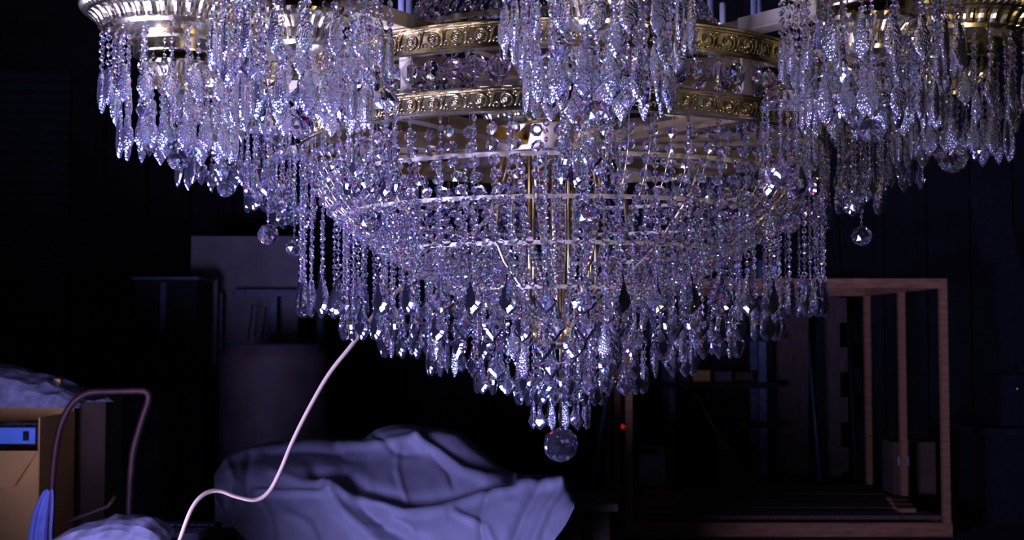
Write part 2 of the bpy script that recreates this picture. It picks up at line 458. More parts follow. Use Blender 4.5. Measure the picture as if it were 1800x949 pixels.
for k in range(NB):
    th = (k + .5) * 2 * PI / NB; V = VAR[k % 6]
    front = math.cos(th) > 0
    idx = 3 if front else 4
    if V[idx] is None:
        o = (V[0] if front else V[2]).build('basket_strand', [CRY, WIRE], ch); V[idx] = o
    else: o = inst('basket_strand', V[idx].data, ch)
    o.location = O; o.rotation_euler = (0, 0, th)
    if front:
        for r, M in V[1]:
            b = inst('crystal_bead', BEADME[BIGR], o)
            b.location = M.to_translation(); e = M.to_euler(); e.z += random.uniform(-.3, .3); b.rotation_euler = e
            if r != BIGR: b.scale = (r / BIGR,) * 3

# ---- vertical strands with pendants
def strands(name, count, r, ztop, zbot, bead, kinds, L, phase=0, parent=ch, centre=(0, 0), pname='pendant', nvar=3):
    meshes = []
    for k in range(count):
        th = (k + phase) * 2 * PI / count
        if len(meshes) < nvar:
            o = hang(nb(bead, ztop - zbot), ztop - zbot).build(name, [CRY, WIRE], parent); meshes.append(o.data)
        else: o = inst(name, meshes[k % nvar], parent)
        x = centre[0] + r * math.sin(th); y = centre[1] - r * math.cos(th)
        o.location = (x, y, ztop + CB); o.rotation_euler = (0, 0, th)
        kd = kinds[k % len(kinds)]
        p = inst(pname, pend(kd, L), o, (0, 0, -(ztop - zbot) + .002), (0, 0, random.uniform(-.6, .6)))
strands('curtain_strand', 54, .722, .503, .135, .0077, ['pear', 'pear', 'bell'], .095, .3)
strands('inner_curtain_strand', 52, .605, .415, .065, .0077, ['spade', 'spade', 'pear'], .088, .5)
strands('third_tier_strand', 42, .495, .322, .018, .0077, ['spade', 'baroque', 'spade'], .088, .2)
strands('fourth_tier_strand', 32, .37, .222, -.035, .0077, ['spear', 'spade', 'bell'], .085, .5)
strands('fifth_tier_strand', 26, .235, .13, -.085, .0077, ['spade', 'bell'], .085, .2)
strands('crown_strand', 18, .12, .03, -.125, .0077, ['pear', 'spade'], .078, .5)
strands('finial_strand', 13, .078, -.04, -.195, .0077, ['spear', 'bell'], .075, .3)
me = ball_mb(.05, 2).build('finial_ball', CRYC, ch, loc=(0, 0, -.312 + CB))

# ---- crystals between the two bands
pr = bead_mb(.029, .42)
cm = None
for k in range(NS + 56):
    th = (k + .2) * 2 * PI / NS if k < NS else (k - NS + .6) * 2 * PI / 56
    if cm is None:
        mb = MB().tube([(0, 0, .012), (0, 0, -.075)], .001, 4, 1)
        mb.merge(BEADS[.0062], T(0, 0, -.062) @ RZ(.6), 0).merge(BEADS[.0062], T(0, 0, -.075) @ RZ(1.6), 0).merge(BEADS[.0062], T(.013, 0, -.072) @ RZ(.2), 0).merge(BEADS[.0062], T(-.013, 0, -.071) @ RZ(.9), 0)
        d = mb.build('octagon_drop', [CRY, WIRE], ch); cm = d
        q = pr.build('octagon', CRYC, d, loc=(0, 0, -.028)); qm = q.data
    else:
        d = inst('octagon_drop', cm.data, ch); q = inst('octagon', qm, d, (0, 0, -.028))
    d.location = rootloc(.704 if k < NS else .645, th, .644); d.rotation_euler = (0, 0, th + random.uniform(-.5, .5))

# ---- canopy strands above the upper band
cv = []
for k in range(64):
    th = k * 2 * PI / 64
    if len(cv) < 3:
        mb = MB(); n = 22
        for i in range(n):
            f = i / n; rr = .50 - .28 * f ** .7; z = .79 + .55 * f
            mb.merge(BEADS[.0125 if i > 1 else BIGR], T(0, -rr, z) @ Matrix.Rotation(-.4, 4, 'X') @ RZ(random.uniform(-.7, .7)), 0)
        mb.tube([(0, -(.50 - .28 * (i / 8) ** .7), .79 + .55 * i / 8) for i in range(9)], .0009, 4, 1)
        o = mb.build('canopy_strand', [CRY, WIRE], ch); cv.append(o.data)
    else: o = inst('canopy_strand', cv[k % 3], ch)
    o.location = O; o.rotation_euler = (0, 0, th)
    inst('pendant', pend('pear', .06), o, (0, -.505, .783), (0, 0, random.uniform(-.6, .6)))
MB().lathe([(.485, .79), (.50, .79), (.50, .80), (.485, .80)], 90, closed=True).lathe([(.21, 1.33), (.225, 1.33), (.225, 1.345), (.21, 1.345)], 60, closed=True).build('canopy_ring', BRASS_D, ch, loc=O)
for k in range(10):
    th = ARMS[k]
    MB().bar((0, -.49, .795), (0, -.49, .735), .02, .006).build('canopy_post', BRASS_D, ch, loc=O, rot=(0, 0, th))
for k in range(5):
    MB().bar((0, -.03, 1.335), (0, -.22, 1.335), .012, .01).build('canopy_spoke', BRASS_D, ch, loc=O, rot=(0, 0, k * 2 * PI / 5))

# ---- ten bowls on the arm ends
RS = 1.05
def bowl_mesh():
    prof = [(.03, .70), (.112, .70), (.114, .704), (.114, .732), (.118, .738), (.15, .744), (.182, .755), (.188, .764), (.194, .766), (.197, .774), (.203, .784), (.212, .793), (.222, .799),
            (.225, .800), (.226, .804), (.236, .810), (.243, .818), (.246, .824), (.246, .834), (.240, .838), (.20, .840), (.001, .858)]
    def mod(j, k):
        if 8 <= j <= 12: return .004 * (1 if k % 6 in (1, 2) else .5 if k % 6 in (0, 3) else -1)
        if 15 <= j <= 16: return (.004, 0, -.004)[k % 3]
        return 0
    return MB().lathe(prof, 240, mod=mod)
def lower_bowl():
    prof = [(.001, .60), (.03, .602), (.05, .612), (.055, .62), (.06, .625), (.066, .645), (.085, .665), (.10, .672), (.102, .680), (.09, .686), (.06, .70), (.03, .705)]
    return MB().lathe(prof, 120, mod=lambda j, k: (.003 if k % 5 < 3 else -.003) if 4 <= j <= 7 else 0)
bw = bowl_mesh(); lw = lower_bowl(); bo = None; tubeo = None
back_stuff = MB()
TIERS = [(.190, .757, .650, .0077, ['baroque', 'spear', 'baroque'], .096, 19), (.145, .742, .535, .0077, ['baroque', 'baroque', 'spear'], .096, 17), (.095, .70, .54, .0077, ['spade', 'baroque'], .088, 12), (.16, .752, .60, .0077, ['spear', 'baroque', 'bell'], .085, 9)]
for ai, th in enumerate(ARMS):
    c = (RS * math.sin(th), -RS * math.cos(th))
    if bo is None:
        b = bw.build('bowl', BRASS, ch, False); bo = b; l = lw.build('lower_bowl', BRASS, b); lo = l
    else:
        b = inst('bowl', bo.data, ch); l = inst('lower_bowl', lo.data, b)
    b.location = (c[0], c[1], CB); b.rotation_euler = (0, 0, th)
    for k in range(6):
        a = th + k * PI / 3 + .3
        tx, ty = c[0] + .16 * math.sin(a), c[1] - .16 * math.cos(a)
        if tubeo is None:
            o = MB().lathe([(.001, .88), (.0115, .88), (.0115, 1.20), (.009, 1.205), (.001, 1.205)], 16).build('candle_sleeve', TUBE, ch, True); tubeo = o
            cu = MB().lathe([(.001, .855), (.018, .855), (.012, .865), (.02, .878), (.024, .885), (.010, .888)], 16).build('candle_cup', BRASS, o, True); cuo = cu
        else:
            o = inst('candle_sleeve', tubeo.data, ch); cu = inst('candle_cup', cuo.data, o)
        o.location = (tx, ty, CB)
    if ai in FRONT:
        for (r, zt, zb, bd, kinds, L, n) in TIERS:
            strands('bowl_strand', n, r, zt, zb, bd, kinds, L, random.random(), ch, c)
        s = hang(nb(.0077, .14), .14).build('ball_strand', [CRY, WIRE], ch, loc=(c[0], c[1], .605 + CB))
        inst('crystal_ball', bpy.data.meshes.get('crystal_ball') or ball_mb(.027, 2).build('crystal_ball', CRYC, s, loc=(0, 0, -.165)).data, s, (0, 0, -.165)) if bpy.data.meshes.get('crystal_ball') else ball_mb(.027, 2).build('crystal_ball', CRYC, s, loc=(0, 0, -.165))
    else:
        for (r, zt, zb, bd, kinds, L, n) in TIERS:
            n = int(n * .75)
            H = hang(nb(bd, zt - zb), zt - zb)
            for k in range(n):
                a = (k + random.random() * .3) * 2 * PI / n
                M = T(c[0] + r * math.sin(a), c[1] - r * math.cos(a), zt) @ RZ(a)
                back_stuff.merge(H, M)
                back_stuff.merge(pend_mb(kinds[k % len(kinds)], L), M @ T(0, 0, zb - zt + .002) @ RZ(random.uniform(-.6, .6)), 0)
        back_stuff.merge(hang(nb(.0077, .14), .14), T(c[0], c[1], .605))
        back_stuff.merge(ball_mb(.027, 2), T(c[0], c[1], .44), 0)
o = back_stuff.build('rear_bowl_crystals', [CRY, WIRE], ch, loc=O); o['kind'] = 'stuff'

# ---- glass dishes hung below the arms, with their own fringe and ball
RD = .82
def dish():
    prof = [(.006, .0), (.02, -.002), (.04, -.010), (.054, -.022), (.062, -.036), (.064, -.042), (.060, -.042), (.050, -.028), (.036, -.016), (.018, -.008), (.006, -.006)]
    return MB().lathe(prof, 48, closed=True, mod=lambda j, k: .0022 * math.cos(k * 2 * PI / 4) * (1 if 3 <= j <= 7 else .4))
dm = None; dv = []
for ai, th in enumerate(ARMS):
    x, y = RD * math.sin(th), -RD * math.cos(th)
    if dm is None:
        s = hang(nb(.0062, .145), .145).build('dish_strand', [CRY, WIRE], ch); sm = s
        d = dish().build('glass_dish', DISHG, s, loc=(0, 0, -.145)); dm = d
        bs = MB().merge(hang(nb(.0062, .28), .28), T(0, 0, -.15)).build('ball_chain', [CRY, WIRE], s); bsm = bs
        b = ball_mb(.0275, 2).build('crystal_ball', CRYC, s, loc=(0, 0, -.456)); bm_ = b
    else:
        s = inst('dish_strand', sm.data, ch); d = inst('glass_dish', dm.data, s, (0, 0, -.145)); inst('ball_chain', bsm.data, s); inst('crystal_ball', bm_.data, s, (0, 0, -.456))
    s.location = (x, y, .712 + CB); s.rotation_euler = (0, 0, th)
    for k in range(10):
        a = k * PI / 5 + .1
        lg = (.10, .135)[k % 2]
        if k >= len(dv):
            o = hang(nb(.0062, lg), lg).build('fringe_strand', [CRY, WIRE], s); dv.append(o.data)
        else: o = inst('fringe_strand', dv[k], s)
        o.location = (.057 * math.sin(a), -.057 * math.cos(a), -.182); o.rotation_euler = (0, 0, a)
        # the drop at the end of each fringe strand
        p = inst('fringe_drop', pend(('bell', 'pear')[k % 2], .085), s, (.057 * math.sin(a), -.057 * math.cos(a), -.182 - lg + .002), (0, 0, a + random.uniform(-.5, .5)))

# hoist chain up to the roof
hc = empty('hoist_chain', (CX, CY, EYE + 1.99))
tag(hc, 'steel hoist chain rising from the chandelier column to the roof', 'chain')
lk = MB().tube([(.018 * math.cos(a), 0, .03 * math.sin(a) + (.012 if math.sin(a) > 0 else -.012)) for a in [i * PI / 6 for i in range(13)]], .005, 6, cap=False)
l0 = None; z = .02; i = 0
while z < 7.0 - EYE - 1.99 - .02:
    o = lk.build('chain_link', DARKM, hc) if l0 is None else inst('chain_link', l0.data, hc)
    l0 = l0 or o; o.location = (0, 0, z); o.rotation_euler = (0, 0, (i % 2) * PI / 2); z += .068; i += 1

# ------------------------------------------------------------------ power cable out of the chandelier
pts = [(980, 270, 3.6), (905, 328, 3.6), (830, 412, 3.58), (735, 480, 3.54), (668, 542, 3.48), (622, 602, 3.42), (580, 655, 3.40), (545, 715, 3.38), (515, 775, 3.36), (492, 830, 3.34), (472, 865, 3.33), (448, 878, 3.32), (415, 872, 3.30), (385, 862, 3.28), (360, 868, 3.26), (338, 893, 3.24), (318, 945, 3.22), (300, 1010, 3.2)]
pw = [tuple(P(*p)) for p in pts] + [(-.86, 3.15, .45), (-.9, 3.0, .1), (-.95, 2.8, .012), (-1.1, 2.5, .008), (-1.6, 2.2, .008)]
cb = MB().tube(bez(pw, 6), .0058, 8).build('power_cable', CABLE, smooth=True)
tag(cb, 'beige power cable hanging from the chandelier in a loose curve', 'cable')

# ------------------------------------------------------------------ tarp-covered heap on a pallet
def smooth_rows(rows, nu, nv):
    ru = [bez(r, nu) for r in rows]
    cols = [bez([ru[j][i] for j in range(len(ru))], nv) for i in range(len(ru[0]))]
    return cols
xs = [378, 400, 440, 500, 560, 605, 640, 665, 705, 760, 805, 850, 885, 915, 955, 990, 1010]
ridge = [838, 808, 790, 779, 773, 782, 777, 762, 755, 760, 768, 800, 826, 838, 838, 850, 880]
shoulder = [850, 838, 832, 832, 838, 846, 856, 866, 878, 886, 884, 874, 862, 855, 851, 853, 883]
belly = [866, 874, 884, 892, 899, 906, 912, 917, 923, 928, 929, 924, 916, 907, 898, 890, 887]
hem = [880, 915, 955, 990, 1020, 1040, 1050, 1055, 1058, 1058, 1056, 1050, 1040, 1015, 975, 930, 892]
rows = []
rows.append([tuple(P(x, 930, 7.75)) for x in xs])
rows.append([tuple(P(x, y + 14, 7.5)) for x, y in zip(xs, ridge)])
rows.append([tuple(P(x, y, 7.1)) for x, y in zip(xs, ridge)])
rows.append([tuple(P(x, y * .55 + s_ * .45, 6.85)) for x, y, s_ in zip(xs, ridge, shoulder)])
rows.append([tuple(P(x, s_, 6.55)) for x, s_ in zip(xs, shoulder)])
rows.append([tuple(P(x, b, 6.40)) for x, b in zip(xs, belly)])
rows.append([tuple(P(x, h, 6.30)) for x, h in zip(xs, hem)])
cols = smooth_rows(rows, 12, 16)
nu, nv = len(cols), len(cols[0])
from mathutils import noise as mn
# creases of the cloth, as lines over its front: (points, height, half width)
CREASE = [([(600, 784), (640, 786), (690, 780), (735, 772)], .030, 9), ([(732, 776), (772, 802), (812, 830), (856, 842), (905, 841)], .045, 9),
          ([(555, 832), (600, 836), (652, 862), (712, 888), (760, 880), (840, 857), (900, 848)], -.05, 12), ([(585, 858), (655, 890), (712, 902), (780, 897), (850, 872), (930, 852), (985, 850)], .045, 10),
          ([(600, 842), (630, 880), (680, 926), (740, 960)], -.045, 12), ([(570, 850), (600, 900), (650, 945), (690, 980)], .03, 10), ([(440, 800), (432, 830), (436, 880)], -.022, 7), ([(400, 815), (412, 850), (404, 890)], .022, 7),
          ([(450, 868), (520, 868), (580, 870)], .022, 5), ([(455, 878), (475, 915), (480, 960)], .02, 6), ([(505, 905), (545, 925), (560, 960)], .018, 6), ([(700, 790), (698, 830), (712, 880)], .016, 4), ([(760, 800), (790, 830), (795, 850)], -.02, 6),
          ([(950, 855), (920, 905), (900, 960)], -.028, 9), ([(990, 855), (960, 900), (935, 960)], .028, 8), ([(860, 870), (845, 910), (850, 960)], -.018, 7), ([(640, 935), (690, 915), (720, 925), (735, 960)], .014, 5), ([(470, 800), (540, 795), (600, 800)], -.014, 7),
          ([(480, 830), (530, 850), (590, 845)], .012, 8), ([(800, 905), (850, 925), (870, 960)], .016, 6), ([(660, 765), (700, 800), (740, 800)], -.016, 6)]
def pix(v):
    dy, dz = v[1], v[2] - EYE
    f = dy * math.cos(PITCH) + dz * math.sin(PITCH); u = -dy * math.sin(PITCH) + dz * math.cos(PITCH)
    return 900 + v[0] / f * F, 474.5 - u / f * F
def seg(p, a, b):
    ax, ay, bx, by_ = a[0], a[1], b[0] - a[0], b[1] - a[1]
    t = max(0, min(1, ((p[0] - ax) * bx + (p[1] - ay) * by_) / (bx * bx + by_ * by_)))
    return math.hypot(p[0] - ax - t * bx, p[1] - ay - t * by_)
vs = []
for i in range(nu):
    for j in range(nv):
        x, y, z = cols[i][j]; p = pix(cols[i][j]); q = Vector((x * 3.5, y * 2, z * 3.5))
        d = .010 * (1 - 2 * abs(mn.noise(q))) + .005 * (1 - 2 * abs(mn.noise(q * 2.7 + Vector((5, 0, 1)))))
        if j > 26:
            for pl, hgt, wd in CREASE:
                dd = min(seg(p, a_, b_) for a_, b_ in zip(pl, pl[1:]))
                if dd < wd * 3: d += hgt * 1.05 * math.exp(-(dd / wd) ** 2)
        vs.append((x, y - d * .8, z + d * .6))
fs = [(i * nv + j, (i + 1) * nv + j, (i + 1) * nv + j + 1, i * nv + j + 1) for i in range(nu - 1) for j in range(nv - 1)]
tp = MB().add(vs, fs).build('tarp', TARP, smooth=True)
sm_ = tp.modifiers.new('thick', 'SOLIDIFY'); sm_.thickness = .004
tag(tp, 'lavender grey dust sheet draped over a lumpy heap of goods', 'dust sheet')
# wooden pallet and case below it
pa = empty('pallet', (-.45, 7.0, 0)); tag(pa, 'wooden pallet and case under the grey dust sheet', 'pallet')
for k in range(5): MB().box((0, -.5 + k * .25, .135), (1.3, .14, .025)).build('plank', WOOD_D, pa)
for k in range(3): MB().box((-.58 + k * .58, 0, .06), (.1, 1.15, .12)).build('runner', WOOD_D, pa)
MB().box((0, .05, .36), (1.25, .75, .42)).build('case', WOOD_D, pa)
lg = empty('timber_trestle', tuple(P(1022, 960, 7.1))[:2] + (0,)); tag(lg, 'rough timber trestle poking out beside the dust sheet', 'trestle')
MB().box((-.06, 0, .27), (.1, .1, .54)).build('leg', WOOD_D, lg); MB().box((.12, .25, .27), (.1, .1, .54)).build('leg', WOOD_D, lg); MB().box((.02, .1, .56), (.34, .5, .04)).build('top_board', WOOD_D, lg)

# ------------------------------------------------------------------ open timber crate
def PG(px, py):                                     # point on the floor below a pixel
    a = P(px, py, 1.0); t = -EYE / (a.z - EYE); return Vector((a.x * t, t, 0))
FY, BY = 9.55, 11.6
cr = empty('timber_crate', (P(1385, 935, FY).x, FY, 0)); tag(cr, 'open pine crate frame with planked floor and thin corner posts', 'crate')
ox, oy = cr.location.x, cr.location.y
xl, xr = P(1105, 700, FY).x - ox, P(1660, 700, FY).x - ox; zt = P(1600, 498, FY).z
dp = BY - FY
def post(x, y, z0, z1, wd=.075): return MB().box((x, y, (z0 + z1) / 2), (wd, wd, z1 - z0)).build('post', WOOD, cr)
for x in (xl, xr):
    for y in (0, dp * .5, dp): post(x, y, .0, zt, .052)
for y in (0, dp):
    MB().box(((xl + xr) / 2, y, zt), (xr - xl + .05, .045, .07)).build('top_rail', WOOD, cr)
    MB().box(((xl + xr) / 2, y, .05), (xr - xl + .07, .06, .10)).build('bottom_rail', WOOD, cr)
for x in (xl, xr):
    MB().box((x, dp / 2, zt), (.05, dp, .07)).build('side_rail', WOOD, cr)
    MB().box((x, dp / 2, .05), (.06, dp, .10)).build('side_rail', WOOD, cr)
for k in range(14):
    MB().box(((xl + xr) / 2 + random.uniform(-.03, .03), .12 + k * (dp - .2) / 13, .125 + random.uniform(0, .008)), (xr - xl - .1, (dp - .2) / 13 - .012, .03)).build('plank', WOOD_D, cr)
for k in range(4):
    MB().box((xl + .2 + .03 * k, .2 + .05 * k, .165 + k * .035), (.3, .12, .03)).build('offcut', WOOD, cr)
for k in range(3):
    MB().box((xr - .22 + .05 * k, .3 + .25 * k, .16), (.12, .2, .03)).build('offcut', WOOD, cr)
# carton inside the crate
cx = P(1598, 860, 11.0).x
cbx = empty('carton', (cx, 11.0, .14)); tag(cbx, 'plain brown carton with a white sticker standing in the timber crate', 'carton')
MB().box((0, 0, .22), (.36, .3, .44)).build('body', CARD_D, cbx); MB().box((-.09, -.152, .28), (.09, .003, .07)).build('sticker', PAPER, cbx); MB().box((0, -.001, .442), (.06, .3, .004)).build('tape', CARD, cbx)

# ------------------------------------------------------------------ rack behind the crate with its goods
RY = 12.3
rk = empty('storage_rack', (P(1260, 800, RY).x, RY, 0)); tag(rk, 'blue steel storage rack behind the timber crate', 'rack')
rx0 = rk.location.x
for px in (1180, 1340):
    for dy in (0, .45):
        MB().box((P(px, 700, RY).x - rx0, dy, 1.1), (.07, .07, 2.2)).build('upright', BLUEP, rk)
wdt = P(1340, 700, RY).x - P(1180, 700, RY).x
for z in (.62, 1.0, 1.45, 1.85):
    MB().box((0, .22, z), (wdt + .3, .5, .03)).build('shelf', DARKM, rk)
    MB().box((0, -.03, z), (wdt + .3, .03, .06)).build('shelf_beam', DARKM, rk)
for k in range(3):
    p = P(1275 + k * 6, 655 + k * 5, RY)
    o = MB().box((0, 0, .02), (.42 - k * .08, .12, .03)).build('timber_board', WOOD, loc=(p.x, RY + .1 + .02 * k, 1.465 + .031 * k - .006))
    tag(o, ['longest pale timber board at the bottom of the stack on the rack', 'middle pale timber board of the stack on the rack', 'shortest pale timber board on top of the stack on the rack'][k], 'board', 'boards on the rack')
for k in range(4):
    p = P(1200 + k * 38, 745, RY)
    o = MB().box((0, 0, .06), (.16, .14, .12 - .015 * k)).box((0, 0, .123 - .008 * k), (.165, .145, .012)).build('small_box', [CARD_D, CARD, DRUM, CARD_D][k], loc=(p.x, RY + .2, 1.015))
    tag(o, ['small brown box on the rack by the left upright', 'small tan box second along the rack shelf', 'small dark box third along the rack shelf', 'low brown box at the far end of the rack shelf'][k], 'box', 'boxes on the rack')
# white jug
p = PG(1146, 857); jy = 11.75; p = P(1146, 857, jy)
jg = empty('jerry_can', (P(1146, 850, jy).x, jy, 0)); tag(jg, 'white plastic jerry can with handle and pink label behind the crate', 'jerry can')
jb = MB().box((0, 0, .17 + .05), (.24, .14, .34)).build('body', WHITE, jg); bv = jb.modifiers.new('b', 'BEVEL'); bv.width = .025; bv.segments = 3
MB().tube([(-.10, 0, .38), (-.09, 0, .45), (0, 0, .465), (.05, 0, .45), (.06, 0, .38)], .014, 8).build('handle', WHITE, jg, True)
MB().lathe([(.001, .45), (.025, .45), (.025, .39), (.02, .385)], 16, M=T(.09, 0, 0)).build('cap', WHITE, jg, True)
MB().box((0, -.071, .2), (.16, .002, .1)).build('label_patch', mat('pink_label', (.5, .18, .2), .6), jg)
MB().box((0, 0, .025), (.26, .16, .05)).build('foot', WHITE, jg)
# broom
by = 11.85
bs = empty('broom', (P(1290, 860, by).x, by, 0)); tag(bs, 'straw broom leaning against the rack', 'broom')
top = P(1222, 690, by + .3) - bs.location; mid = P(1268, 775, by + .1) - bs.location
MB().tube([top, mid], .012, 6).build('handle', WOOD, bs, True)
dirv = (mid - top).normalized(); sideb = Vector((1, 0, 0)); vsb = []
mb = MB()
for k in range(16):
    f = (k - 7.5) / 7.5
    end = Vector((.0 + f * .17 + .06, .02 * math.sin(k * 2), .0 + .004 * (k % 3)))
    mb.tube([mid + Vector((f * .02, 0, .02)), mid.lerp(end, .5) + Vector((f * .03, 0, 0)), end], [.012, .016, .014], 5)
mb.build('bristles', STRAW, bs)
# leaning poles and notched timbers
def pole(name, a, b, ya, yb, r, m, label, cat='pole', grp=None):
    pa_, pb_ = P(*a, ya), P(*b, yb); pb_.z = max(pb_.z, r * .5)
    o = MB().tube([pa_ , pb_], r, 8).build(name, m, smooth=True); tag(o, label, cat, grp); return o
def ground(px, y): return (px, 585 + EYE / y * F * 1.0)
pole('leaning_pole', (1421, 600), ground(1443, 12.0), 12.3, 12.0, .014, GREYM, 'thin grey pole leaning between the rack and the notched timber')
pole('leaning_pole', (1487, 480), ground(1506, 12.1), 12.8, 12.1, .022, DARKM, 'dark pole leaning on the wall beside the notched timber')
pole('tripod_leg', (1068, 690), ground(1022, 9.0), 9.3, 9.0, .016, GREYM, 'slim grey pole leaning beside the dust sheet')
ly = 12.5
nt_ = empty('notched_timber', (P(1466, 850, ly).x, ly, 0)); tag(nt_, 'tall reddish timber frame with notched blocks against the wall', 'timber')
MB().box((0, 0, .95), (.12, .10, 1.9)).build('post', WOOD_D, nt_)
for k in range(4): MB().box((.04, -.02, .28 + k * .48), (.17, .12, .24)).build('block', WOOD_D, nt_)
o = MB().box((0, 0, 1.0), (.32, .06, 2.0)).build('plank_board', WOOD_D, loc=(P(1392, 800, 12.75).x, 12.78, 0)); tag(o, 'wide dark plank standing upright behind the crate', 'plank')
o.rotation_euler = (.05, 0, 0)
# red pilot lamp on a dark cabinet
pc = P(1095, 750, 12.3)
rc = empty('control_cabinet', (pc.x - .05, 12.34, 0)); tag(rc, 'dark switch cabinet with a red pilot lamp', 'cabinet')
MB().box((0, .1, .5), (.3, .2, 1.0)).build('body', BLACKM, rc); MB().box((0, -.003, .5), (.26, .006, .94)).build('door', BLACKM, rc)
MB().lathe([(.001, -.02), (.018, -.015), (.022, 0)], 12, M=T(pc.x - rc.location.x, -.006, pc.z) @ Matrix.Rotation(PI / 2, 4, 'X') @ Matrix.Rotation(PI, 4, 'X')).build('pilot_lamp', REDL, rc, True)

# right edge: leaning board and a machine
o = MB().box((0, 0, .75), (.30, .03, 1.5)).build('chute_board', BLACKM, loc=(P(1790, 640, 10.5).x, 10.5, P(1790, 640, 10.5).z)); o.rotation_euler = (0, -.16, 0)
tag(o, 'tall narrow board leaning over the dark machine', 'board')
mc = empty('machine', (P(1775, 860, 10.5).x, 10.5, 0)); tag(mc, 'dark bench machine with round chrome knob', 'machine')
MB().box((.05, 0, .35), (.7, .6, .7)).build('cabinet', BLACKM, mc); MB().box((.05, 0, .72), (.8, .7, .05)).build('table', DARKM, mc)
MB().box((.12, .1, .95), (.4, .35, .42)).build('housing', DARKM, mc); MB().add(*(lambda b: (b.v, b.f))(ball_mb(.022, 2)), M=T(.04, -.10, 1.05)).build('knob', mat('chrome', (.8, .8, .8), .15, 1), mc, True)

# ------------------------------------------------------------------ left: drum, boards, cabinets
DY = 9.2
dc = P(462, 800, DY)
dr = empty('drum', (dc.x, DY + .41, 0)); tag(dr, 'large brown drum with a flat lid rim behind the dust sheet', 'drum')
zt = P(462, 608, DY).z; rr = .40
MB().lathe([(.001, 0), (rr, 0), (rr, .05), (rr + .008, .06), (rr, .07), (rr, zt - .1), (rr - .02, zt - .05), (rr - .06, zt)], 48).build('body', DRUM, dr, True)
MB().lathe([(.001, zt + .012), (rr - .05, zt + .012), (rr - .04, zt + .004), (rr - .05, zt - .006), (.001, zt - .006)], 48).build('lid', GREYM, dr)
LY = 11.0
def slab(name, x0, y0, x1, y1, Y, d, m, label, cat, zfloor=False):
    a, b = P(x0, y1, Y), P(x1, y0, Y)
    z0 = 0 if zfloor else a.z
    o = MB().box((0, d / 2, (b.z - z0) / 2), (b.x - a.x, d, b.z - z0)).build(name, m, loc=((a.x + b.x) / 2, Y, z0)); tag(o, label, cat); return o
slab('plywood_sheet', 335, 415, 525, 500, LY + .35, .02, BOARD, 'pale sheet of plywood standing behind the blue frame', 'sheet', True)
slab('plywood_strip', 325, 490, 382, 690, LY, .03, BOARD, 'narrow pale panel on end beside the blue frame', 'panel', True)
bf = empty('trolley', (P(470, 600, LY).x, LY + .15, 0)); tag(bf, 'blue steel trolley frame with cross bar and wire hook', 'frame')
for px in (385, 481):
    MB().box((P(px, 600, LY + .15).x - bf.location.x, 0, P(px, 515, LY + .15).z / 2), (.055, .04, P(px, 515, LY + .15).z)).build('upright', BLUEP, bf)
MB().box((.04, 0, P(400, 515, LY + .15).z), (.75, .05, .06)).build('cross_bar', BLUEP, bf)
q0 = [P(a, b, LY) - bf.location for a, b in ((436, 600), (444, 535), (468, 540), (460, 598))]
MB().tube(q0, .008, 5).build('wire_hook', BLACKM, bf)
MB().box((.0, .03, .5), (.72, .02, 1.0)).build('panel', BOARD, bf)
o = pole('blue_post', (566, 480), ground(553, 10.3), 10.6, 10.3, .035, BLUEP, 'blue steel post leaning behind the brown drum', 'post')
cb1 = empty('tall_cabinet', (P(290, 700, 10.4).x, 10.4, 0)); tag(cb1, 'tall dark steel cabinet with a highlight painted along its front edge', 'cabinet')
hz = P(290, 492, 10.4).z; wz = P(332, 700, 10.4).x - P(222, 700, 10.4).x
MB().box((0, .24, hz / 2), (wz, .48, hz)).build('body', DARKM, cb1); MB().box((-.02, -.012, hz / 2), (.05, .024, hz - .04)).build('edge_highlight', GREYM, cb1); MB().box((.0, .22, hz + .012), (wz + .04, .52, .024)).build('top', GREYM, cb1)  # paler strip: the edge highlight is put into the colour
MB().box((-.15, -.006, hz / 2), (.19, .012, hz - .06)).build('door', DARKM, cb1); MB().box((.14, -.006, hz / 2), (.22, .012, hz - .06)).build('door', DARKM, cb1)
cb2 = empty('low_cabinet', (P(228, 780, 9.3).x, 9.3, 0)); tag(cb2, 'low grey blue steel locker behind the hand cart', 'cabinet')
hz2 = P(228, 690, 9.3).z; wz2 = P(272, 780, 9.3).x - P(165, 780, 9.3).x
MB().box((0, .25, hz2 / 2), (wz2, .5, hz2)).build('body', GREYM, cb2); MB().box((-.03, -.008, hz2 / 2), (wz2 - .1, .016, hz2 - .06)).build('door', GREYM, cb2); MB().tube([(.1, -.03, .6), (.1, -.03, .75)], .01, 6).build('handle', BLACKM, cb2)
slab('dark_box', 278, 672, 360, 800, 9.9, .4, DARKM, 'square dark box standing right of the tall cabinet', 'box', True)

# ------------------------------------------------------------------ left front: open carton, blue boxes, hand cart, cloth
QY = 6.3
ctr = P(40, 800, QY); 
bxc = empty('open_carton', (P(-20, 900, QY).x, QY + .25, 0)); tag(bxc, 'open cardboard carton holding blue boxes under plastic film', 'carton')
bx0 = bxc.location.x; zb0, zt0 = .36, P(40, 792, QY).z
xl_, xr_ = P(-150, 800, QY).x - bx0, P(68, 800, QY).x - bx0
th_ = .008
MB().box(((xl_ + xr_) / 2, -.25, (zb0 + zt0) / 2), (xr_ - xl_, th_, zt0 - zb0)).build('front_wall', CARD, bxc)
MB().box((xr_, .0, (zb0 + zt0) / 2 + .08), (th_, .5, zt0 - zb0 + .16)).build('side_wall', CARD, bxc)
MB().box((xl_, .0, (zb0 + zt0) / 2), (th_, .5, zt0 - zb0)).build('side_wall', CARD, bxc)
MB().box(((xl_ + xr_) / 2, .25, (zb0 + zt0) / 2 + .14), (xr_ - xl_, th_, zt0 - zb0 + .28)).build('back_wall', CARD, bxc)
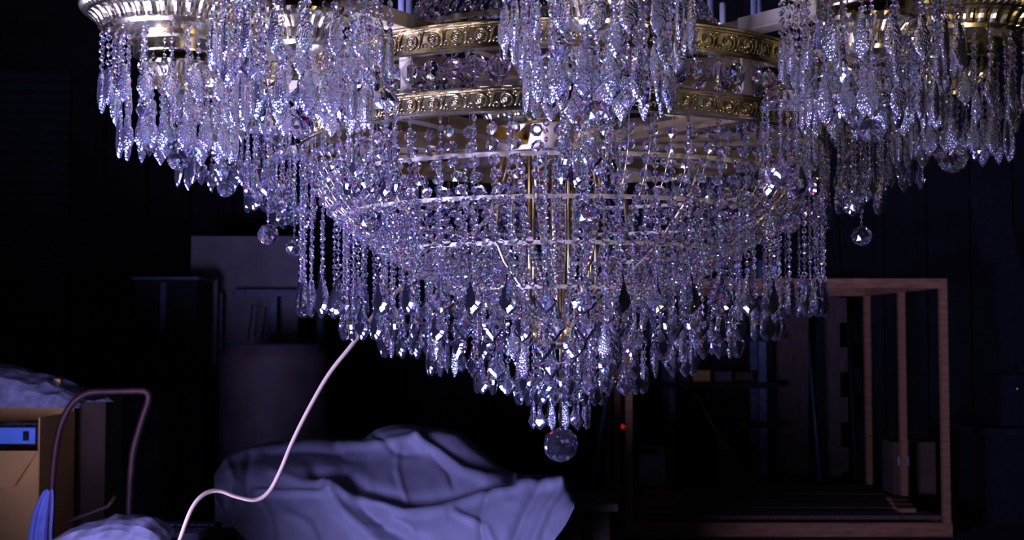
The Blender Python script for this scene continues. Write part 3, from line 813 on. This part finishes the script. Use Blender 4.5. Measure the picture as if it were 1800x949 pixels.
MB().box(((xl_ + xr_) / 2, 0, zb0), (xr_ - xl_, .5, th_)).build('bottom', CARD, bxc)
fl = MB().add([(xl_, -.255, zt0), (xr_, -.255, zt0), (xr_ - .10, -.30, zt0 - .17), (xl_ + .1, -.30, zt0 - .17), (xl_, -.262, zt0), (xr_, -.262, zt0), (xr_ - .10, -.308, zt0 - .17), (xl_ + .1, -.308, zt0 - .17)],
              [(0, 1, 2, 3), (4, 7, 6, 5), (3, 2, 6, 7), (0, 4, 5, 1), (1, 5, 6, 2), (0, 3, 7, 4)]).build('flap', CARD, bxc)
zf = P(40, 710, QY).z
MB().box(((xl_ + xr_) / 2 - .02, -.05, zf + .05), (xr_ - xl_ + .1, .008, .13)).build('flap', CARD, bxc)
MB().box((xr_ - .265, -.257, zt0 - .30), (.10, .004, .14)).build('label_patch', PAPER, bxc)
for k, (px0, px1, py0, py1, dy) in enumerate(((-60, 62, 752, 780, -.16), (5, 66, 745, 752, .02), (-70, 0, 748, 790, 0))):
    a, b = P(px0, py1, QY + .25 + dy), P(px1, py0, QY + .25 + dy)
    e = empty('blue_box', ((a.x + b.x) / 2, QY + .25 + dy, a.z)); tag(e, ['flat blue product box lying at the front of the open carton', 'thin blue box lid showing behind the front blue box', 'blue box tucked in the corner of the open carton'][k], 'box', 'blue boxes in the carton')
    MB().box((0, .05, (b.z - a.z) / 2), (b.x - a.x, .1, b.z - a.z)).build('body', BLUEB, e)
    MB().box((b.x - e.location.x - .045, -.001, (b.z - a.z) / 2), (.03, .004, (b.z - a.z) * .6)).build('end_label', BLACKM, e)
cst = empty('carton_stand', (bx0 + (xl_ + xr_) / 2, QY + .25, 0)); tag(cst, 'low dark wooden dolly under the open carton', 'dolly')
MB().box((0, 0, .33), (xr_ - xl_ + .08, .56, .05)).build('deck', WOOD_D, cst)
for sx in (-1, 1):
    for sy in (-1, 1): MB().box((sx * (xr_ - xl_) * .45, sy * .22, .155), (.07, .07, .31)).build('leg', WOOD_D, cst)
# brown board (side of next carton) behind the cart
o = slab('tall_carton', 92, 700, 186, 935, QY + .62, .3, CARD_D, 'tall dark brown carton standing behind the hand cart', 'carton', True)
# plastic film over the carton
def lump(name, pts_top, Y0, Y1, zbase, m, seed, amp=.03):
    n = len(pts_top); vs = []; fs = []; nv_ = 14
    for i, (px, py) in enumerate(pts_top):
        for j in range(nv_ + 1):
            v = j / nv_; yy = Y0 + (Y1 - Y0) * v; pt = P(px, py, (Y0 + Y1) / 2)
            h = (pt.z - zbase) * max(0, math.sin(PI * v)) ** .55 + zbase
            q = Vector((pt.x * 5 + seed, yy * 5, h * 5)); d = amp * (1 - 2 * abs(mn.noise(q))) + amp * .5 * mn.noise(q * 3)
            vs.append((pt.x + d * .4, yy - d * .3, max(.004, h + (d if 0 < j < nv_ else 0))))
    for i in range(n - 1):
        for j in range(nv_): fs.append((i * (nv_ + 1) + j, (i + 1) * (nv_ + 1) + j, (i + 1) * (nv_ + 1) + j + 1, i * (nv_ + 1) + j + 1))
    o = MB().add(vs, fs).build(name, m, smooth=False)
    s_ = o.modifiers.new('s', 'SOLIDIFY'); s_.thickness = .003
    return o
top_pts = [tuple(a) for a in bez([(-120, 655), (-40, 640), (20, 642), (60, 652), (110, 672), (150, 692), (170, 706)], 8)]
tag(lump('plastic_film', top_pts, QY - .0, QY + .56, P(40, 716, QY).z, PLASTIC, 2, .02), 'crumpled clear plastic film heaped on the open carton', 'plastic film')
pl_pts = [tuple(a) for a in bez([(95, 952), (130, 932), (180, 918), (230, 911), (262, 918), (288, 935), (300, 955)], 8)]
tag(lump('bubble_wrap', pl_pts, 4.95, 5.45, P(200, 1010, 5.2).z, PLASTIC, 5, .025), 'shiny crumpled bubble wrap bundle at the foot of the hand cart', 'bubble wrap')
zz = P(200, 1010, 5.2).z
o = empty('wooden_box', (P(200, 1000, 5.2).x, 5.2, 0)); tag(o, 'low wooden box under the shiny bubble wrap', 'box')
MB().box((0, 0, zz / 2 - .005), (.55, .55, zz - .01)).build('body', WOOD_D, o); MB().box((0, 0, zz - .008), (.58, .58, .016)).build('lid', WOOD_D, o)
# papers beside it
pz = P(320, 935, 6.62)
tbl = empty('low_table', (pz.x, 6.62, 0)); tag(tbl, 'low dark table carrying papers and a keyboard', 'table')
MB().box((0, 0, pz.z - .03), (.5, .5, .03)).build('table_top', WOOD_D, tbl)
for sx in (-1, 1):
    for sy in (-1, 1): MB().box((sx * .21, sy * .21, (pz.z - .045) / 2), (.04, .04, pz.z - .045)).build('leg', WOOD_D, tbl)
o = MB().box((0, 0, .012), (.30, .2, .024)).box((.01, .01, .029), (.27, .19, .01)).build('magazine_stack', PAPER, loc=(pz.x - .02, 6.53, pz.z - .015)); tag(o, 'loose stack of white magazines on the low table', 'magazines')
kb = empty('keyboard', (pz.x - .03, 6.72, pz.z - .015)); tag(kb, 'dark blue keyboard lying behind the white magazines', 'keyboard')
MB().box((0, 0, .03), (.40, .12, .02)).build('body', DARKM, kb)
for r_ in range(3):
    for k in range(11): MB().box((-.17 + k * .034, -.035 + r_ * .034, .044), (.026, .026, .008)).build('key', BLUEP, kb)
# hand cart
HY = 6.0
hcx = P(170, 900, HY).x
ct = empty('hand_cart', (hcx, HY, 0)); tag(ct, 'rusty tubular hand cart with curved handle', 'hand cart')
hp = [(86, 1010), (88, 930), (92, 850), (98, 790), (108, 745), (125, 712), (145, 695), (165, 689), (200, 688), (245, 687), (258, 690), (261, 702), (252, 730), (240, 770), (233, 800), (229, 850), (226, 930), (224, 1010)]
pts = [P(a, b, HY + .002 * i) - ct.location for i, (a, b) in enumerate(hp)]
MB().tube(bez([tuple(p) for p in pts], 5), .016, 10).build('handle_frame', RUST, ct, True)
a1, a2 = pts[0], pts[-1]
MB().box(((a1.x + a2.x) / 2, -.1, .2), (abs(a2.x - a1.x) + .12, .6, .03)).build('deck', WOOD_D, ct)
for p in (a1, a2): MB().tube([p, (p.x, p.y, .2)], .016, 8).build('frame_foot', RUST, ct, True)
MB().tube([tuple(P(110, 920, HY) - ct.location), tuple(P(150, 905, HY) - ct.location), tuple(P(190, 890, HY) - ct.location), tuple(P(203, 872, HY) - ct.location)], .012, 6).build('brace', RUST, ct, True)
wl = MB().lathe([(.03, -.025), (.10, -.025), (.11, -.015), (.11, .015), (.10, .025), (.03, .025)], 20, closed=True)
for sx in (-1, 1):
    for sy in (-.32, .12): MB().merge(wl, Matrix.Rotation(PI / 2, 4, 'Y')).build('wheel', BLACKM, ct, True, ((a1.x + a2.x) / 2 + sx * .2, sy, .11)); MB().box(((a1.x + a2.x) / 2 + sx * .2, sy, .15), (.02, .04, .1)).build('wheel_fork', BLACKM, ct)
# blue cloth on the cart handle
rowc = []
for (pl_, pr_, py) in ((76, 92, 862), (66, 93, 880), (56, 92, 905), (50, 90, 935), (48, 90, 965), (52, 86, 1000)):
    rowc.append([tuple(P(pl_ + (pr_ - pl_) * k / 6, py + 3 * math.sin(k * 2), HY - .02 + .012 * math.sin(k * 2.2 + py * .01))) for k in range(7)])
cc = smooth_rows(rowc, 4, 5); nu_, nv2 = len(cc), len(cc[0])
o = MB().add([cc[i][j] for i in range(nu_) for j in range(nv2)], [(i * nv2 + j, i * nv2 + j + 1, (i + 1) * nv2 + j + 1, (i + 1) * nv2 + j) for i in range(nu_ - 1) for j in range(nv2 - 1)]).build('blue_rag', CLOTHB, smooth=True)
s_ = o.modifiers.new('s', 'SOLIDIFY'); s_.thickness = .005
tag(o, 'crumpled light blue rag draped over the hand cart tube', 'rag')
